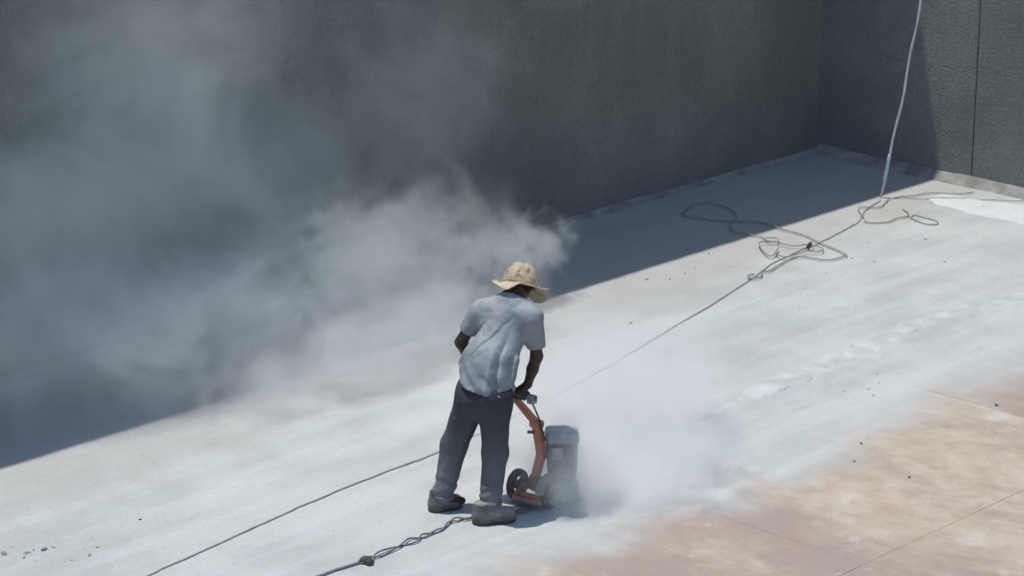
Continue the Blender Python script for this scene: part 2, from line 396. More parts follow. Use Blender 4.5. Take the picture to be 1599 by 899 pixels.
M_WIND = simple('windrow_dust', (0.44, 0.462, 0.452), (0.56, 0.585, 0.575), 5, .97, .08, bump=.6, bd=.02, coord='pos')
o = mound('dust_windrow', [(1075, 668), (1112, 657), (1190, 629), (1270, 601), (1340, 572), (1400, 546), (1440, 521), (1510, 497), (1600, 475), (1690, 452), (1690, 436), (1600, 456), (1510, 478), (1440, 497), (1390, 516), (1340, 538), (1290, 561), (1240, 582), (1180, 604), (1120, 636)], .032, M_WIND, res=.018, edge=.05, seed=29, z0=.0, rag=.13, lump=2.0)
tag(o, 'long white windrow of swept dust running to the right edge of the floor', 'dust', kind='stuff')
# ------------------------------------------------------------------ walls
TH = .35
ANG_A = math.atan2(DA.y, DA.x); ANG_B = math.atan2(DB.y, DB.x)
def wall_panel(along0, along1, z0, z1, bevel=.006):
    """panel in local frame: x along, y into the wall"""
    nx = max(2, int((along1 - along0) / .5)); bm = box_bm((along1 - along0, TH, z1 - z0), ((along0 + along1) / 2, TH / 2, (z0 + z1) / 2), bevel, 1)
    return bm_mesh(bm, 'panel')
# long wall in shade
wl = empty('tank_wall', CORNER, ANG_A)
tag(wl, 'long dark grey rendered tank wall in shade behind the drifting dust', 'wall')
o = link('wall_face', wall_panel(-30, .9, -.2, WALL_H), M_WALL_L, wl)
# end wall, partly sunlit; local x runs from the corner to the right
wr = empty('tank_wall', CORNER, ANG_B)
tag(wr, 'sunlit grey end wall with a vertical joint behind the hanging cord', 'wall')
J = [-.06, 1.742, 4.55, 7.4, 10.2, 13.0, 15.8]
for a, b in zip(J[:-1], J[1:]):
    o = link('panel', wall_panel(a + .005, b - .005, -.2, WALL_H, .005), M_WALL_R, wr)
bm = box_bm((15.6, .2, WALL_H - .1), (8.0, .03 + .1 + .0, (WALL_H - .1) / 2)); o = link('joint_filler', bm_mesh(bm), simple('dark_joint_filler', (.07, .07, .07), (.12, .12, .12), 8, coord='pos'), wr)
# mortar fillet along the foot of each wall
def fillet(parent, x0, x1, sgn, seed, w=.12, h=.10):
    n = int((x1 - x0) / .035); V, F = [], []
    xs = np.linspace(x0, x1, n); k = 7
    n1 = fbm(xs * 3, xs * 0 + seed, 4, seed); n2 = fbm(xs * 2.2, xs * 0 + seed + 9, 4, seed + 3); n3 = fbm(xs * 9, xs * 0, 3, seed + 8)
    for i, x in enumerate(xs):
        ww = w * (1 + .45 * n1[i]); hh = h * (1 + .45 * n2[i])
        prof = [(.02, hh + .012), (-.012, hh), (-.25 * ww, hh * (.82 + .1 * n3[i])), (-.55 * ww, hh * .5), (-.85 * ww, hh * .2), (-ww, .004), (-ww - .012, -.03)]
        for (y, z) in prof: V.append(Vector((x, y * sgn, z)))
    for i in range(n - 1):
        for j in range(k - 1):
            q = (i * k + j, (i + 1) * k + j, (i + 1) * k + j + 1, i * k + j + 1)
            F.append(q if sgn < 0 else q[::-1])
    return link('mortar_fillet', mesh_from('fillet', V, F), M_FILLET, parent, smooth=True)
fillet(wl, -26, -.02, 1, 4, .065, .042); fillet(wr, .02, 15.5, 1, 11, .12, .08)
# ================================================================== PERSON
class Field:
    """signed distance grid; shapes are blended in, then turned into one smooth surface"""
    def __init__(s, lo, hi, h):
        s.lo = np.array(lo, float); s.h = h; s.n = np.ceil((np.array(hi) - s.lo) / h).astype(int) + 1
        s.d = np.full(s.n, .12, np.float32)
    def _win(s, lo, hi, pad):
        a = np.clip(np.floor((np.array(lo) - pad - s.lo) / s.h).astype(int), 0, s.n - 1)
        b = np.clip(np.ceil((np.array(hi) + pad - s.lo) / s.h).astype(int) + 1, 1, s.n)
        sl = tuple(slice(i, j) for i, j in zip(a, b))
        g = np.meshgrid(*[s.lo[k] + s.h * np.arange(a[k], b[k]) for k in range(3)], indexing='ij')
        return sl, np.stack(g, -1)
    def blend(s, sl, d, k, sub=False):
        o = s.d[sl]
        if sub:
            t = np.clip(.5 - .5 * (o + d) / k, 0, 1); s.d[sl] = o * (1 - t) - d * t + k * t * (1 - t)
        else:
            t = np.clip(.5 + .5 * (o - d) / k, 0, 1); s.d[sl] = o * (1 - t) + d * t - k * t * (1 - t)
    def cone(s, p, q, r0, r1, k=.02, side=None, flat=1.0, sub=False, disp=None):
        """tapered capsule; side = horizontal axis along which it keeps its width, flat squeezes it across"""
        p, q = np.array(p, float), np.array(q, float); R = max(r0, r1)
        sl, X = s._win(np.minimum(p, q) - R, np.maximum(p, q) + R, .05)
        v = q - p; L = v @ v + 1e-12
        t = np.clip(((X - p) @ v) / L, 0, 1); e = X - (p + t[..., None] * v); r = r0 + (r1 - r0) * t
        if side is not None:
            ax = np.array(side, float); ax = ax / np.linalg.norm(ax); vn = v / math.sqrt(L)
            ax = ax - vn * (ax @ vn); ax /= np.linalg.norm(ax); fr = np.cross(ax, vn)
            ef = e @ fr; e = e + ((1 / flat - 1) * ef)[..., None] * fr
        d = np.linalg.norm(e, axis=-1) - r
        if side is not None: d = d * (.5 + .5 * flat)
        if disp is not None: d = d + disp(X, t)
        s.blend(sl, d, k, sub)
    def ball(s, c, rad, k=.02, rot=None, sub=False):
        c = np.array(c, float); rad = np.array(rad if hasattr(rad, '__len__') else [rad] * 3, float)
        sl, X = s._win(c - rad.max(), c + rad.max(), .05); e = X - c
        if rot is not None: e = e @ np.array(rot)
        q = np.linalg.norm(e / rad, axis=-1); d = (q - 1) * rad.min()
        s.blend(sl, d, k, sub)
    def cut(s, point, normal, lo=None, hi=None):
        """keep the side the normal points away from"""
        n = np.array(normal, float); n /= np.linalg.norm(n)
        sl, X = s._win(lo if lo is not None else s.lo, hi if hi is not None else s.lo + s.h * s.n, 0)
        s.d[sl] = np.maximum(s.d[sl], (X - np.array(point)) @ n)
    def displace(s, f):
        X = np.stack(np.meshgrid(*[s.lo[k] + s.h * np.arange(s.n[k]) for k in range(3)], indexing='ij'), -1)
        s.d = s.d + f(X)
    def mesh(s, name):
        d = s.d; d = np.pad(d, 1, constant_values=.1); lo = s.lo - s.h; ins = d < 0
        N = np.array(d.shape) - 1; cnt = np.zeros(N, np.float32); acc = np.zeros((*N, 3), np.float32)
        for ax in range(3):
            a = [slice(None)] * 3; b = [slice(None)] * 3; a[ax] = slice(0, -1); b[ax] = slice(1, None)
            da, db = d[tuple(a)], d[tuple(b)]; cr = ins[tuple(a)] != ins[tuple(b)]
            t = np.where(cr, da / np.where(cr, da - db, 1), 0)
            o1, o2 = [k for k in range(3) if k != ax]
            for i in (0, 1):
                for j in (0, 1):
                    sl = [slice(None)] * 3; sl[o1] = slice(i, i + N[o1]); sl[o2] = slice(j, j + N[o2]); sl = tuple(sl)
                    c = cr[sl]; cnt += c; acc[..., ax] += np.where(c, t[sl], 0); acc[..., o1] += c * i; acc[..., o2] += c * j
        act = cnt > 0; vid = np.full(N, -1, np.int64); vid[act] = np.arange(act.sum())
        V = (np.argwhere(act) + acc[act] / cnt[act][:, None]) * s.h + lo
        F = []
        for ax in range(3):
            a = [slice(1, -1)] * 3; b = [slice(1, -1)] * 3; a[ax] = slice(0, -1); b[ax] = slice(1, None)
            ia, ib = ins[tuple(a)], ins[tuple(b)]; o1, o2 = [(1, 2), (2, 0), (0, 1)][ax]
            for sgn, mk in ((1, ia & ~ib), (-1, ~ia & ib)):
                c = np.argwhere(mk)
                if not len(c): continue
                off = np.ones(3, int); off[ax] = 0; c = c + off
                def g(i, j):
                    q = c.copy(); q[:, o1] -= i; q[:, o2] -= j; return vid[q[:, 0], q[:, 1], q[:, 2]]
                quad = np.stack([g(1, 1), g(0, 1), g(0, 0), g(1, 0)], -1)
                F.append(quad if sgn > 0 else quad[:, ::-1])
        return np_mesh(name, V, np.concatenate(F))
def v3(*a): return np.array(at(*a))
FT = np.array([.50, .866, 0.]); RT = np.array([.866, -.50, 0.])         # chest: forward, right
FP = np.array([.72, .69, 0.]); RP = np.array([.69, -.72, 0.])           # hips
pel = v3(757, 612, 14.90); hipL, hipR = pel - RP * .085 + [0, 0, .0], pel + RP * .085
kneL, kneR = v3(709, 694, 15.00), v3(773, 706, 14.86)
ankL, ankR = v3(691, 768, 14.95), v3(764, 789, 14.77)
waist = v3(765, 585, 14.93); chest = v3(786, 516, 15.03); upper = v3(794, 484, 15.08)
shL, shR = v3(748, 487, 15.16), v3(832, 497, 14.97)
elL, elR = v3(720, 534, 15.20), v3(838, 556, 15.00)
wrR = v3(824, 600, 15.05); haR = v3(816, 617, 15.09)
wrL = v3(752, 592, 15.24); haL = v3(768, 606, 15.25)
neck0, neck1 = v3(797, 474, 15.09), v3(805, 452, 15.15)
headc = v3(811, 441, 15.215)
person = empty('person', (pel[0], pel[1], 0))
tag(person, 'person in straw hat, grey shirt and dark trousers bending over the floor grinder', 'person')
def rel(me):                                            # world mesh -> child of the person
    me.transform(Matrix.Translation((-pel[0], -pel[1], 0))); return me
# handlebar of the grinder: both hands close round it
barM = (haR + haL) / 2; barD = (haR - haL) / np.linalg.norm(haR - haL)
BAR_R = .015
# ---- body (one surface)
f = Field((-.62, 14.55, -.01), (.30, 15.45, 1.56), .006)
f.cone(pel + [0, 0, .02], waist, .095, .09, .04, RP, .75); f.cone(waist, upper, .09, .12, .05, RT, .62)
f.cone(shL * .8 + upper * .2, shR * .8 + upper * .2, .048, .048, .05)
for hp, kn, an in ((hipL, kneL, ankL), (hipR, kneR, ankR)):
    f.cone(hp, kn, .070, .046, .03); f.cone(kn, an, .046, .032, .02); f.cone(an, an - [0, 0, .04], .03, .03, .02)
    f.cone(an - [0, 0, .05], an + np.array([.12, .03, -.065]), .03, .022, .02)
for sh, el, wr, ha in ((shL, elL, wrL, haL), (shR, elR, wrR, haR)):
    f.cone(sh, el, .046, .036, .03); f.cone(el, el * .55 + wr * .45, .037, .036, .02); f.cone(el * .55 + wr * .45, wr, .036, .025, .015)
    # palm lies on top of the bar, fingers curl round it
    bd = barD; fw = np.cross([0, 0, 1], bd); fw /= np.linalg.norm(fw)
    if fw @ FT < 0: fw = -fw
    top = ha + np.array([0, 0, .026]) - fw * .008
    f.cone(wr, top - fw * .035 + [0, 0, .012], .025, .027, .015)
    f.cone(top - bd * .027 - fw * .02, top + bd * .027 - fw * .02, .020, .021, .015); f.cone(top - bd * .028 + fw * .008, top + bd * .028 + fw * .008, .016, .017, .012)
    for i, (ln, rr) in enumerate(((.9, .0092), (1.0, .0098), (.96, .0095), (.8, .0085))):
        sgn = 1 if ha is haR else -1
        c = ha + bd * sgn * (-.033 + .022 * i)
        R = BAR_R + .0105
        P = [c + (fw * math.cos(a) + np.array([0, 0, 1]) * math.sin(a)) * R for a in np.radians([82, 35, -25, -85 * ln - 5])]
        P[0] = P[0] + [0, 0, .004]
        for a, b in zip(P[:-1], P[1:]): f.cone(a, b, rr, rr * .95, .004)
    sgn = 1 if ha is haR else -1
    tb = top - bd * sgn * .034 - fw * .026                # thumb leaves the inner side of the palm
    f.cone(tb, ha - bd * sgn * .046 - fw * (BAR_R + .012) - [0, 0, .004], .0125, .011, .010)
    f.cone(ha - bd * sgn * .046 - fw * (BAR_R + .012) - [0, 0, .004], ha - bd * sgn * .040 - fw * .006 - [0, 0, BAR_R + .013], .011, .0095, .005)
f.cone(neck0, neck1, .055, .050, .03)
# head bends forward: local axes
hup = np.array([.12, .50, .86]); hup /= np.linalg.norm(hup)
hr = np.array([.985, -.17, 0.]); hr -= hup * (hr @ hup); hr /= np.linalg.norm(hr); hf = np.cross(hup, hr)
HR = np.stack([hr, hf, hup], 1)
def hp(x, y, z): return headc + hr * x + hf * y + hup * z
f.ball(headc, (.074, .093, .105), .02, HR); f.ball(hp(0, .028, -.055), (.055, .062, .06), .03, HR)
f.cone(neck1, hp(0, -.015, -.04), .05, .055, .03)
f.cone(hp(0, .088, .0), hp(0, .108, -.030), .010, .014, .012); f.ball(hp(0, .082, -.068), (.026, .014, .010), .006, HR)
f.ball(hp(0, .070, -.100), (.026, .02, .018), .02, HR)
for sx in (-1, 1):
    f.ball(hp(sx * .030, .092, .004), (.017, .014, .011), .008, HR, sub=True); f.ball(hp(sx * .030, .080, .004), .0125, .003)
    f.cone(hp(sx * .012, .092, .018), hp(sx * .046, .078, .020), .008, .007, .012)
    f.ball(hp(sx * .076, -.005, -.008), (.010, .018, .031), .006, HR)
o = link('body', rel(f.mesh('body')), M_SKIN, person, smooth=True)
# ---- hair
f = Field(headc - .16, headc + .16, .006)
f.ball(hp(0, -.014, -.018), (.079, .088, .075), .01, HR); f.cut(hp(0, .045, .02), hf * 1.0 - hup * .2); f.cut(hp(0, 0, -.058), -hup + hf * .3)
link('hair', rel(f.mesh('hair')), M_HAIR, person, smooth=True)
# ---- trousers
def cloth_noise(X, sc, seed):
    return fbm(X[..., 0] * sc + X[..., 2] * sc * .35, X[..., 2] * sc + X[..., 1] * sc * .8, 2, seed)
f = Field((-.56, 14.6, .03), (.16, 15.2, .93), .007)
f.cone(pel + [0, 0, .04], pel + [0, 0, .075], .150, .142, .03, RP, .72)
f.cone(hipL - [0, 0, .03], hipR - [0, 0, .03], .108, .108, .05); f.cone(hipL - [0, 0, .10], hipR - [0, 0, .10], .075, .075, .06)
f.ball(pel - FP * .050 + [0, 0, -.03], (.115, .105, .10), .04)
def folds(ph):
    return lambda X, t: .0085 * t * np.sin(38 * t + ph + 26 * X[..., 0] + 9 * fbm(X[..., 0] * 8, X[..., 2] * 8, 2, 31)) * np.clip((t - .35) * 2, 0, 1) - .010 * fbm(X[..., 0] * 14 + ph, X[..., 2] * 9, 2, 3)
def folds2(ph):
    return lambda X, t: -.007 * np.sin(38 * X[..., 0] + 20 * X[..., 1] + ph + 3 * t) * (1 - .5 * t) - .012 * fbm(X[..., 0] * 13 + ph, X[..., 2] * 7, 2, 7)
f.cone(hipL, kneL, .112, .080, .045, disp=folds2(0)); f.cone(hipR, kneR, .112, .079, .045, disp=folds2(2))
f.cone(kneL, ankL - [0, 0, .05], .081, .066, .03, disp=folds(0)); f.cone(kneR, ankR - [0, 0, .06], .080, .066, .03, disp=folds(1.7))
for an in (ankL, ankR):
    f.cut(an - [0, 0, .045], [0.12, 0, -1], an - .16, an + .12)
f.cone(ankL + [-.035, -.03, .005], ankL + [-.065, -.03, .020], .022, .010, .02); f.cone(ankR + [.04, -.02, .005], ankR + [.062, -.01, .0], .022, .014, .02)
_pl, _pr = v3(715, 592, 14.93), v3(800, 612, 14.84); _n = np.cross(_pr - _pl, [.35, .93, .02]); f.cut((_pl + _pr) / 2 + [0, 0, .03], _n if _n[2] > 0 else -_n)
link('trousers', rel(f.mesh('trousers')), M_TROUSER, person, smooth=True)
# ---- shirt
f = Field((-.46, 14.68, .68), (.30, 15.38, 1.42), .006)
hemc = (v3(716, 592, 14.92) + v3(799, 611, 14.86)) / 2
f.cone(hemc - FP * .015 + [0, 0, -.12], waist + [0, 0, .06], .196, .172, .04, RP * .6 + RT * .4, .86)
f.cone(waist + [0, 0, .06], upper - [0, 0, .035], .166, .160, .06, RT, .60)
f.cone(shL * .72 + upper * .28, shR * .72 + upper * .28, .072, .072, .06)
f.cone(upper - [0, 0, .03], neck0 + [0, 0, .01], .095, .070, .05)
slL, slR = shL * .42 + elL * .58, shR * .30 + elR * .70
f.cone(shL, slL, .068, .060, .045); f.cone(shR, slR, .068, .062, .045)
def shirt_folds(X):
    e = X - np.array(chest); u = e @ RT; v = e[..., 2]; w = e @ FT
    back = np.clip(.4 - w * 4, 0, 1)
    # long diagonal drags from the right shoulder down to the left hip, upright ones on the right side
    q1 = u * .80 - v * .60 + .05 * fbm(X[..., 0] * 6, X[..., 2] * 6, 2, 4)
    d1 = np.exp(-((q1 + .10) / .015) ** 2) * np.clip((.10 - v) * 8, 0, 1) * np.clip((v + .30) * 6, 0, 1)
    d2 = np.exp(-((q1 - .005) / .011) ** 2) * np.clip((.12 - v) * 8, 0, 1) * np.clip((v + .16) * 6, 0, 1)
    q3 = u - .085 + .05 * v + .03 * fbm(X[..., 2] * 5, X[..., 0] * 5, 2, 6); d3 = np.exp(-(q3 / .011) ** 2) * np.clip((.05 - v) * 8, 0, 1)
    d4 = np.exp(-((q3 - .055) / .013) ** 2) * np.clip((.00 - v) * 8, 0, 1)
    rid = np.exp(-((q1 + .065) / .018) ** 2) * np.clip((.08 - v) * 8, 0, 1) + np.exp(-((q3 + .035) / .016) ** 2) * np.clip((.03 - v) * 8, 0, 1)
    low = np.clip((-v - .13) * 6, 0, 1) * .010 * np.sin(42 * u + 60 * v + 6 * fbm(X[..., 0] * 7, X[..., 2] * 7, 2, 2))
    return back * (.030 * d1 + .018 * d2 + .020 * d3 + .014 * d4 - .013 * rid) + low * .7 + .012 * cloth_noise(X, 11, 12)
f.displace(shirt_folds)
hn = np.array([.0, .0, -1.0]); pl, pr = v3(715, 592, 14.93), v3(800, 612, 14.84)
f.cut(pl * .5 + pr * .5, np.cross(pr - pl, [.35, .93, .02]) * (1 if np.cross(pr - pl, [.35, .93, .02])[2] < 0 else -1))
for sl_, el in ((slL, elL), (slR, elR)):
    d = el - sl_; f.cut(sl_ + d * .12, d, sl_ + d * .1 - .085, sl_ + d * .1 + .085)
nk = neck1 - neck0; nk /= np.linalg.norm(nk)
f.cut(neck0 + nk * .040, nk, neck0 - .11, neck0 + .13)
shirt = link('shirt', rel(f.mesh('shirt')), M_SHIRT, person, smooth=True)
cx_ = np.cross(nk, [0, 0, 1.]); cx_ /= np.linalg.norm(cx_); cy_ = np.cross(nk, cx_)
ringp = [Vector(tuple(neck0 + nk * .037 + (cx_ * math.cos(a) + cy_ * math.sin(a)) * .064 - np.array([pel[0], pel[1], 0]))) for a in np.linspace(0, 2 * math.pi, 33)]
link('collar', mesh_from('collar', *tube_geo(ringp, .007, 8, cap=False)), M_SHIRT, shirt, smooth=True)
# ---- boots
def boot(heel, toe):
    heel, toe = np.array(heel), np.array(toe); d = toe - heel; L = np.linalg.norm(d); d /= L; s_ = np.array([d[1], -d[0], 0.])
    lo = np.minimum(heel, toe) - .1; hi = np.maximum(heel, toe) + .1; lo[2] = .0; hi[2] = .24
    f = Field(lo, hi, .005)
    z = np.array([0, 0, 1.])
    f.cone(heel + d * .045 + z * .045, heel + d * .058 + z * .12, .046, .050, .02); f.cone(heel + d * .05 + z * .045, heel + d * (L - .055) + z * .042, .044, .047, .03, s_, .95)
    f.cone(heel + d * .09 + z * .085, heel + d * (L - .10) + z * .05, .040, .038, .03)
    f.ball(heel + d * (L - .055) + z * .045, (.052, .052, .040), .02)
    f.displace(lambda X: .006 * fbm(X[..., 0] * 30 + X[..., 2] * 20, X[..., 1] * 30 - X[..., 2] * 25, 2, 9))
    f.cut(heel + z * .026, -z); f.cut(heel + z * .14, z)
    b = link('boot', rel(f.mesh('boot')), M_BOOT, person, smooth=True)
    g = Field(lo, hi, .005)
    g.cone(heel + d * .045 + z * .02, heel + d * (L - .055) + z * .02, .049, .052, .01); g.cut(heel + z * .030, z); g.cut(heel + z * .005, -z)
    sm = g.mesh('sole'); link('sole', rel(sm), M_SOLE, b, smooth=True)
boot(ground(670, 799), ground(722, 790)); boot(ground(738, 818), ground(806, 812))
# ---- straw hat
hat_up = np.array([.16, .46, .87]); hat_up /= np.linalg.norm(hat_up)
hx = np.array([.93, -.37, 0.]); hx -= hat_up * (hx @ hat_up); hx /= np.linalg.norm(hx); hy = np.cross(hat_up, hx)
hatc = v3(811, 443, 15.21) 
HM = Matrix(((hx[0], hy[0], hat_up[0], hatc[0]), (hx[1], hy[1], hat_up[1], hatc[1]), (hx[2], hy[2], hat_up[2], hatc[2]), (0, 0, 0, 1)))
def hat_geo(prof, seg=64, brim=False):
    V, F = [], []
    for r, z, wv in prof:
        for k in range(seg):
            a = 2 * math.pi * k / seg
            rr = r * (1 + .05 * math.cos(2 * a)) * (1 + .03 * wv * math.sin(3 * a + .7))
            zz = z + wv * (.026 * math.sin(2 * a + 2.2) + .013 * math.sin(5 * a + .6) - .012 * math.cos(a) + .004 * math.sin(9 * a))
            if not brim: zz += .006 * math.sin(3 * a + 1) * (1 - abs(z / .13)) ; rr *= 1 + .02 * math.sin(4 * a + z * 30)
            V.append(Vector((rr * math.cos(a), rr * math.sin(a) * 1.06, zz)))
    n = len(prof)
    for i in range(n - 1):
        for k in range(seg):
            k2 = (k + 1) % seg; F.append((i * seg + k, i * seg + k2, (i + 1) * seg + k2, (i + 1) * seg + k))
    return V, F
crown = [(.098, -.012, 0), (.099, .02, 0), (.095, .05, 0), (.088, .078, 0), (.076, .102, 0), (.060, .118, 0), (.042, .127, 0), (.022, .132, 0), (.001, .133, 0)]
inner = [(r - .004 if r > .01 else .0008, z - .004, w) for r, z, w in reversed(crown)]
V, F = hat_geo(crown + inner + [crown[0]])
hat = link('hat', mesh_from('hat', V, F), M_STRAW, person, smooth=True)
hat.matrix_local = Matrix.Translation((-pel[0], -pel[1], 0)) @ HM
bt = [(.099, -.008, 0), (.110, -.014, .1), (.125, -.020, .3), (.142, -.026, .6), (.160, -.030, .9), (.172, -.031, 1.1), (.174, -.034, 1.12)]
bb = [(r - .001, z - .005, w) for r, z, w in reversed(bt)]
V, F = hat_geo(bt + bb + [bt[0]], brim=True)
link('brim', mesh_from('brim', V, F), M_STRAW, hat, smooth=True)
V, F = hat_geo([(.1005, -.006, 0), (.1015, .004, 0), (.1005, .014, 0)])
link('hat_band', mesh_from('hat_band', V, F), simple('hat_band_cloth', (.40, .31, .19), (.5, .4, .26), 30), hat, smooth=True)
# ================================================================== FLOOR GRINDER
ax_l, ax_r = ground(808, 778), ground(861, 792)              # wheel contact points
axc = (ax_l + ax_r) / 2; axd = (ax_r - ax_l).normalized(); fwd = Vector((-axd.y, axd.x, 0))
WR = .098
grinder = empty('floor_grinder', (axc.x, axc.y, 0), math.atan2(axd.y, axd.x))   # local x: axle to the right, y: forward
tag(grinder, 'two-wheeled concrete floor grinder with orange handle and upright grey motor', 'grinder')
GI = Matrix.Translation((axc.x, axc.y, 0)) @ Matrix.Rotation(math.atan2(axd.y, axd.x), 4, 'Z'); GI = GI.inverted()
def gl(p): return GI @ Vector(p)
half = (ax_r - ax_l).length / 2
def ring(prof, seg=36):
    V, F = lathe_geo(prof, seg, closed=True); R = Matrix.Rotation(math.radians(90), 4, 'Y'); return xform((V, F), R)
for s in (-1, 1):
    w = link('wheel', mesh_from('wheel', *ring([(.020, -.012), (.020, .012), (.030, .016), (.030, -.016)])), M_RIM, grinder, smooth=False)
    w.location = (s * half, 0, WR)
    ty = [(WR - .030, -.020), (WR - .012, -.026), (WR - .003, -.018), (WR, -.006), (WR, .006), (WR - .003, .018), (WR - .012, .026), (WR - .030, .020)]
    link('tyre', mesh_from('tyre', *ring(ty, 40)), M_RUBBER, w, smooth=True)
    link('rim', mesh_from('rim', *ring([(WR - .042, -.016), (WR - .028, -.022), (WR - .026, .0), (WR - .028, .022), (WR - .042, .016), (WR - .038, 0)], 40)), M_RIM, w, smooth=True)
    for k in range(5):
        a = 2 * math.pi * k / 5 + .4
        bm = box_bm((.010, .018, WR - .058), (0, 0, (WR - .058) / 2 + .024), .003, 1); bmesh.ops.rotate(bm, cent=(0, 0, 0), matrix=Matrix.Rotation(a, 3, 'X'), verts=bm.verts)
        link('spoke', bm_mesh(bm), M_RIM, w)
    link('hub_cap', mesh_from('hub_cap', *join_geo([tube_geo([(s * .010, 0, 0), (s * .026, 0, 0), (s * .030, 0, 0)], [.018, .018, .010], 16)])), M_STEEL, w)
link('axle', mesh_from('axle', *tube_geo([(-half + .01, 0, WR), (half - .01, 0, WR)], .012, 12)), M_STEEL, grinder)
# orange transport frame behind the axle and a low cross bar
V = tube_geo(catmull([(-half + .035, .02, WR + .01), (-half + .03, -.06, .06), (-half + .05, -.085, .048), (half - .05, -.085, .048), (half - .03, -.06, .06), (half - .035, .02, WR + .01)], 6), .014, 10)
link('rear_frame', mesh_from('rear_frame', *V), M_ORANGE, grinder, smooth=True)
bm = box_bm((2 * half - .10, .055, .045), (0, -.035, .045), .008); link('cross_member', bm_mesh(bm), M_ORANGE, grinder)
bm = box_bm((2 * half - .07, .012, .020), (0, -.105, .040), .004); link('scraper_bar', bm_mesh(bm), M_STEEL, grinder)
# fenders: bent plate over each wheel
for s in (-1, 1):
    V, F = [], []; n = 12
    for i in range(n + 1):
        a = math.radians(20 + 150 * i / n)
        for (r, x) in ((WR + .012, -.034), (WR + .012, .030), (WR + .016, .030), (WR + .016, -.034)):
            V.append(Vector((s * (half - .012) + x * 1.0, r * math.cos(a), WR + r * math.sin(a))))
    for i in range(n):
        for k in range(4): F.append((i * 4 + k, i * 4 + (k + 1) % 4, (i + 1) * 4 + (k + 1) % 4, (i + 1) * 4 + k))
    F += [(3, 2, 1, 0), tuple(n * 4 + k for k in range(4))]
    if s > 0: link('fender', mesh_from('fender', V, F), M_STEEL, grinder)
# chassis, grinding head shroud and motor
mp = gl(ground(877, 778)); mx, my = mp.x, mp.y
bm = box_bm((.13, my + .02, .04), (mx * .5, my * .5 - .01, .105), .008); link('chassis', bm_mesh(bm), M_STEEL, grinder)
prof = [(.001, .135), (.070, .135), (.092, .128), (.104, .112), (.108, .085), (.108, .030), (.112, .028), (.112, .012), (.100, .012), (.100, .07), (.001, .07)]
sh = link('shroud', mesh_from('shroud', *lathe_geo(prof, 40)), M_STEEL, grinder, smooth=False); sh.location = (mx, my, 0)
link('skirt', mesh_from('skirt', *lathe_geo([(.106, .030), (.113, .026), (.115, .002), (.109, .002), (.106, .030)], 40)), M_RUBBER, sh)
link('grinding_disc', mesh_from('grinding_disc', *lathe_geo([(.001, .03), (.085, .03), (.09, .024), (.09, .006), (.001, .006)], 32)), M_STEEL, sh)
MZ0, MZ1 = .135, .455
def rr_ring(hx, hy, r, z, seg=6):
    out = []
    for cx, cy, a0 in ((hx - r, hy - r, 0), (-hx + r, hy - r, 90), (-hx + r, -hy + r, 180), (hx - r, -hy + r, 270)):
        for i in range(seg + 1):
            a = math.radians(a0 + 90 * i / seg); out.append(Vector((cx + r * math.cos(a), cy + r * math.sin(a), z)))
    return out
def rr_loft(levels):
    V, F = [], []
    for lv in levels: V += rr_ring(*lv)
    n = 28
    for i in range(len(levels) - 1):
        for k in range(n): F.append((i * n + k, i * n + (k + 1) % n, (i + 1) * n + (k + 1) % n, (i + 1) * n + k))
    F += [tuple(range(n - 1, -1, -1)), tuple((len(levels) - 1) * n + k for k in range(n))]
    return V, F
mot = link('motor', mesh_from('motor', *rr_loft([(.080, .076, .05, MZ0), (.086, .080, .05, MZ0 + .03), (.092, .086, .042, MZ0 + .08), (.095, .089, .040, MZ0 + .17), (.096, .090, .038, MZ1 - .062)])), M_MOTOR, grinder, smooth=False)
mot.location = (mx, my, 0); mot.rotation_euler = (0, 0, -math.atan2(axd.y, axd.x) + .05)
link('motor_cover', mesh_from('motor_cover', *rr_loft([(.100, .094, .038, MZ1 - .060), (.102, .096, .036, MZ1 - .055), (.102, .096, .036, MZ1 - .014), (.097, .091, .034, MZ1 - .004), (.086, .080, .030, MZ1)])), M_MOTORTOP, mot)
for k in range(9):
    a = math.radians(-150 + 15 * k + 0)
for k in range(11):                                     # cooling ribs on the side turned to the viewer
    x = -.070 + .014 * k
    bm = box_bm((.005, .010, .19), (x, -.0935, MZ0 + .155), .0015, 1); link('cooling_rib', bm_mesh(bm), M_MOTOR, mot)
link('carry_handle', mesh_from('carry_handle', *tube_geo(catmull([(-.094, -.05, MZ1 - .075), (-.130, -.055, MZ1 - .068), (-.134, -.055, MZ1 - .03), (-.122, -.055, MZ1 + .004), (-.080, -.05, MZ1 - .002)], 6), .008, 10)), M_MOTORTOP, mot, smooth=True)
bm = box_bm((.075, .035, .075), (-.035, -.112, MZ1 - .115), .008); link('switch_box', bm_mesh(bm), M_MOTORTOP, mot)
for sx in (-1, 1):
    for sy in (-1, 1):
        link('bolt', mesh_from('bolt', *xform(lathe_geo([(.001, 0), (.008, 0), (.008, .008), (.001, .009)], 6), Matrix.Translation((sx * .062, sy * .062, MZ0 + .0)))), M_STEEL, mot)
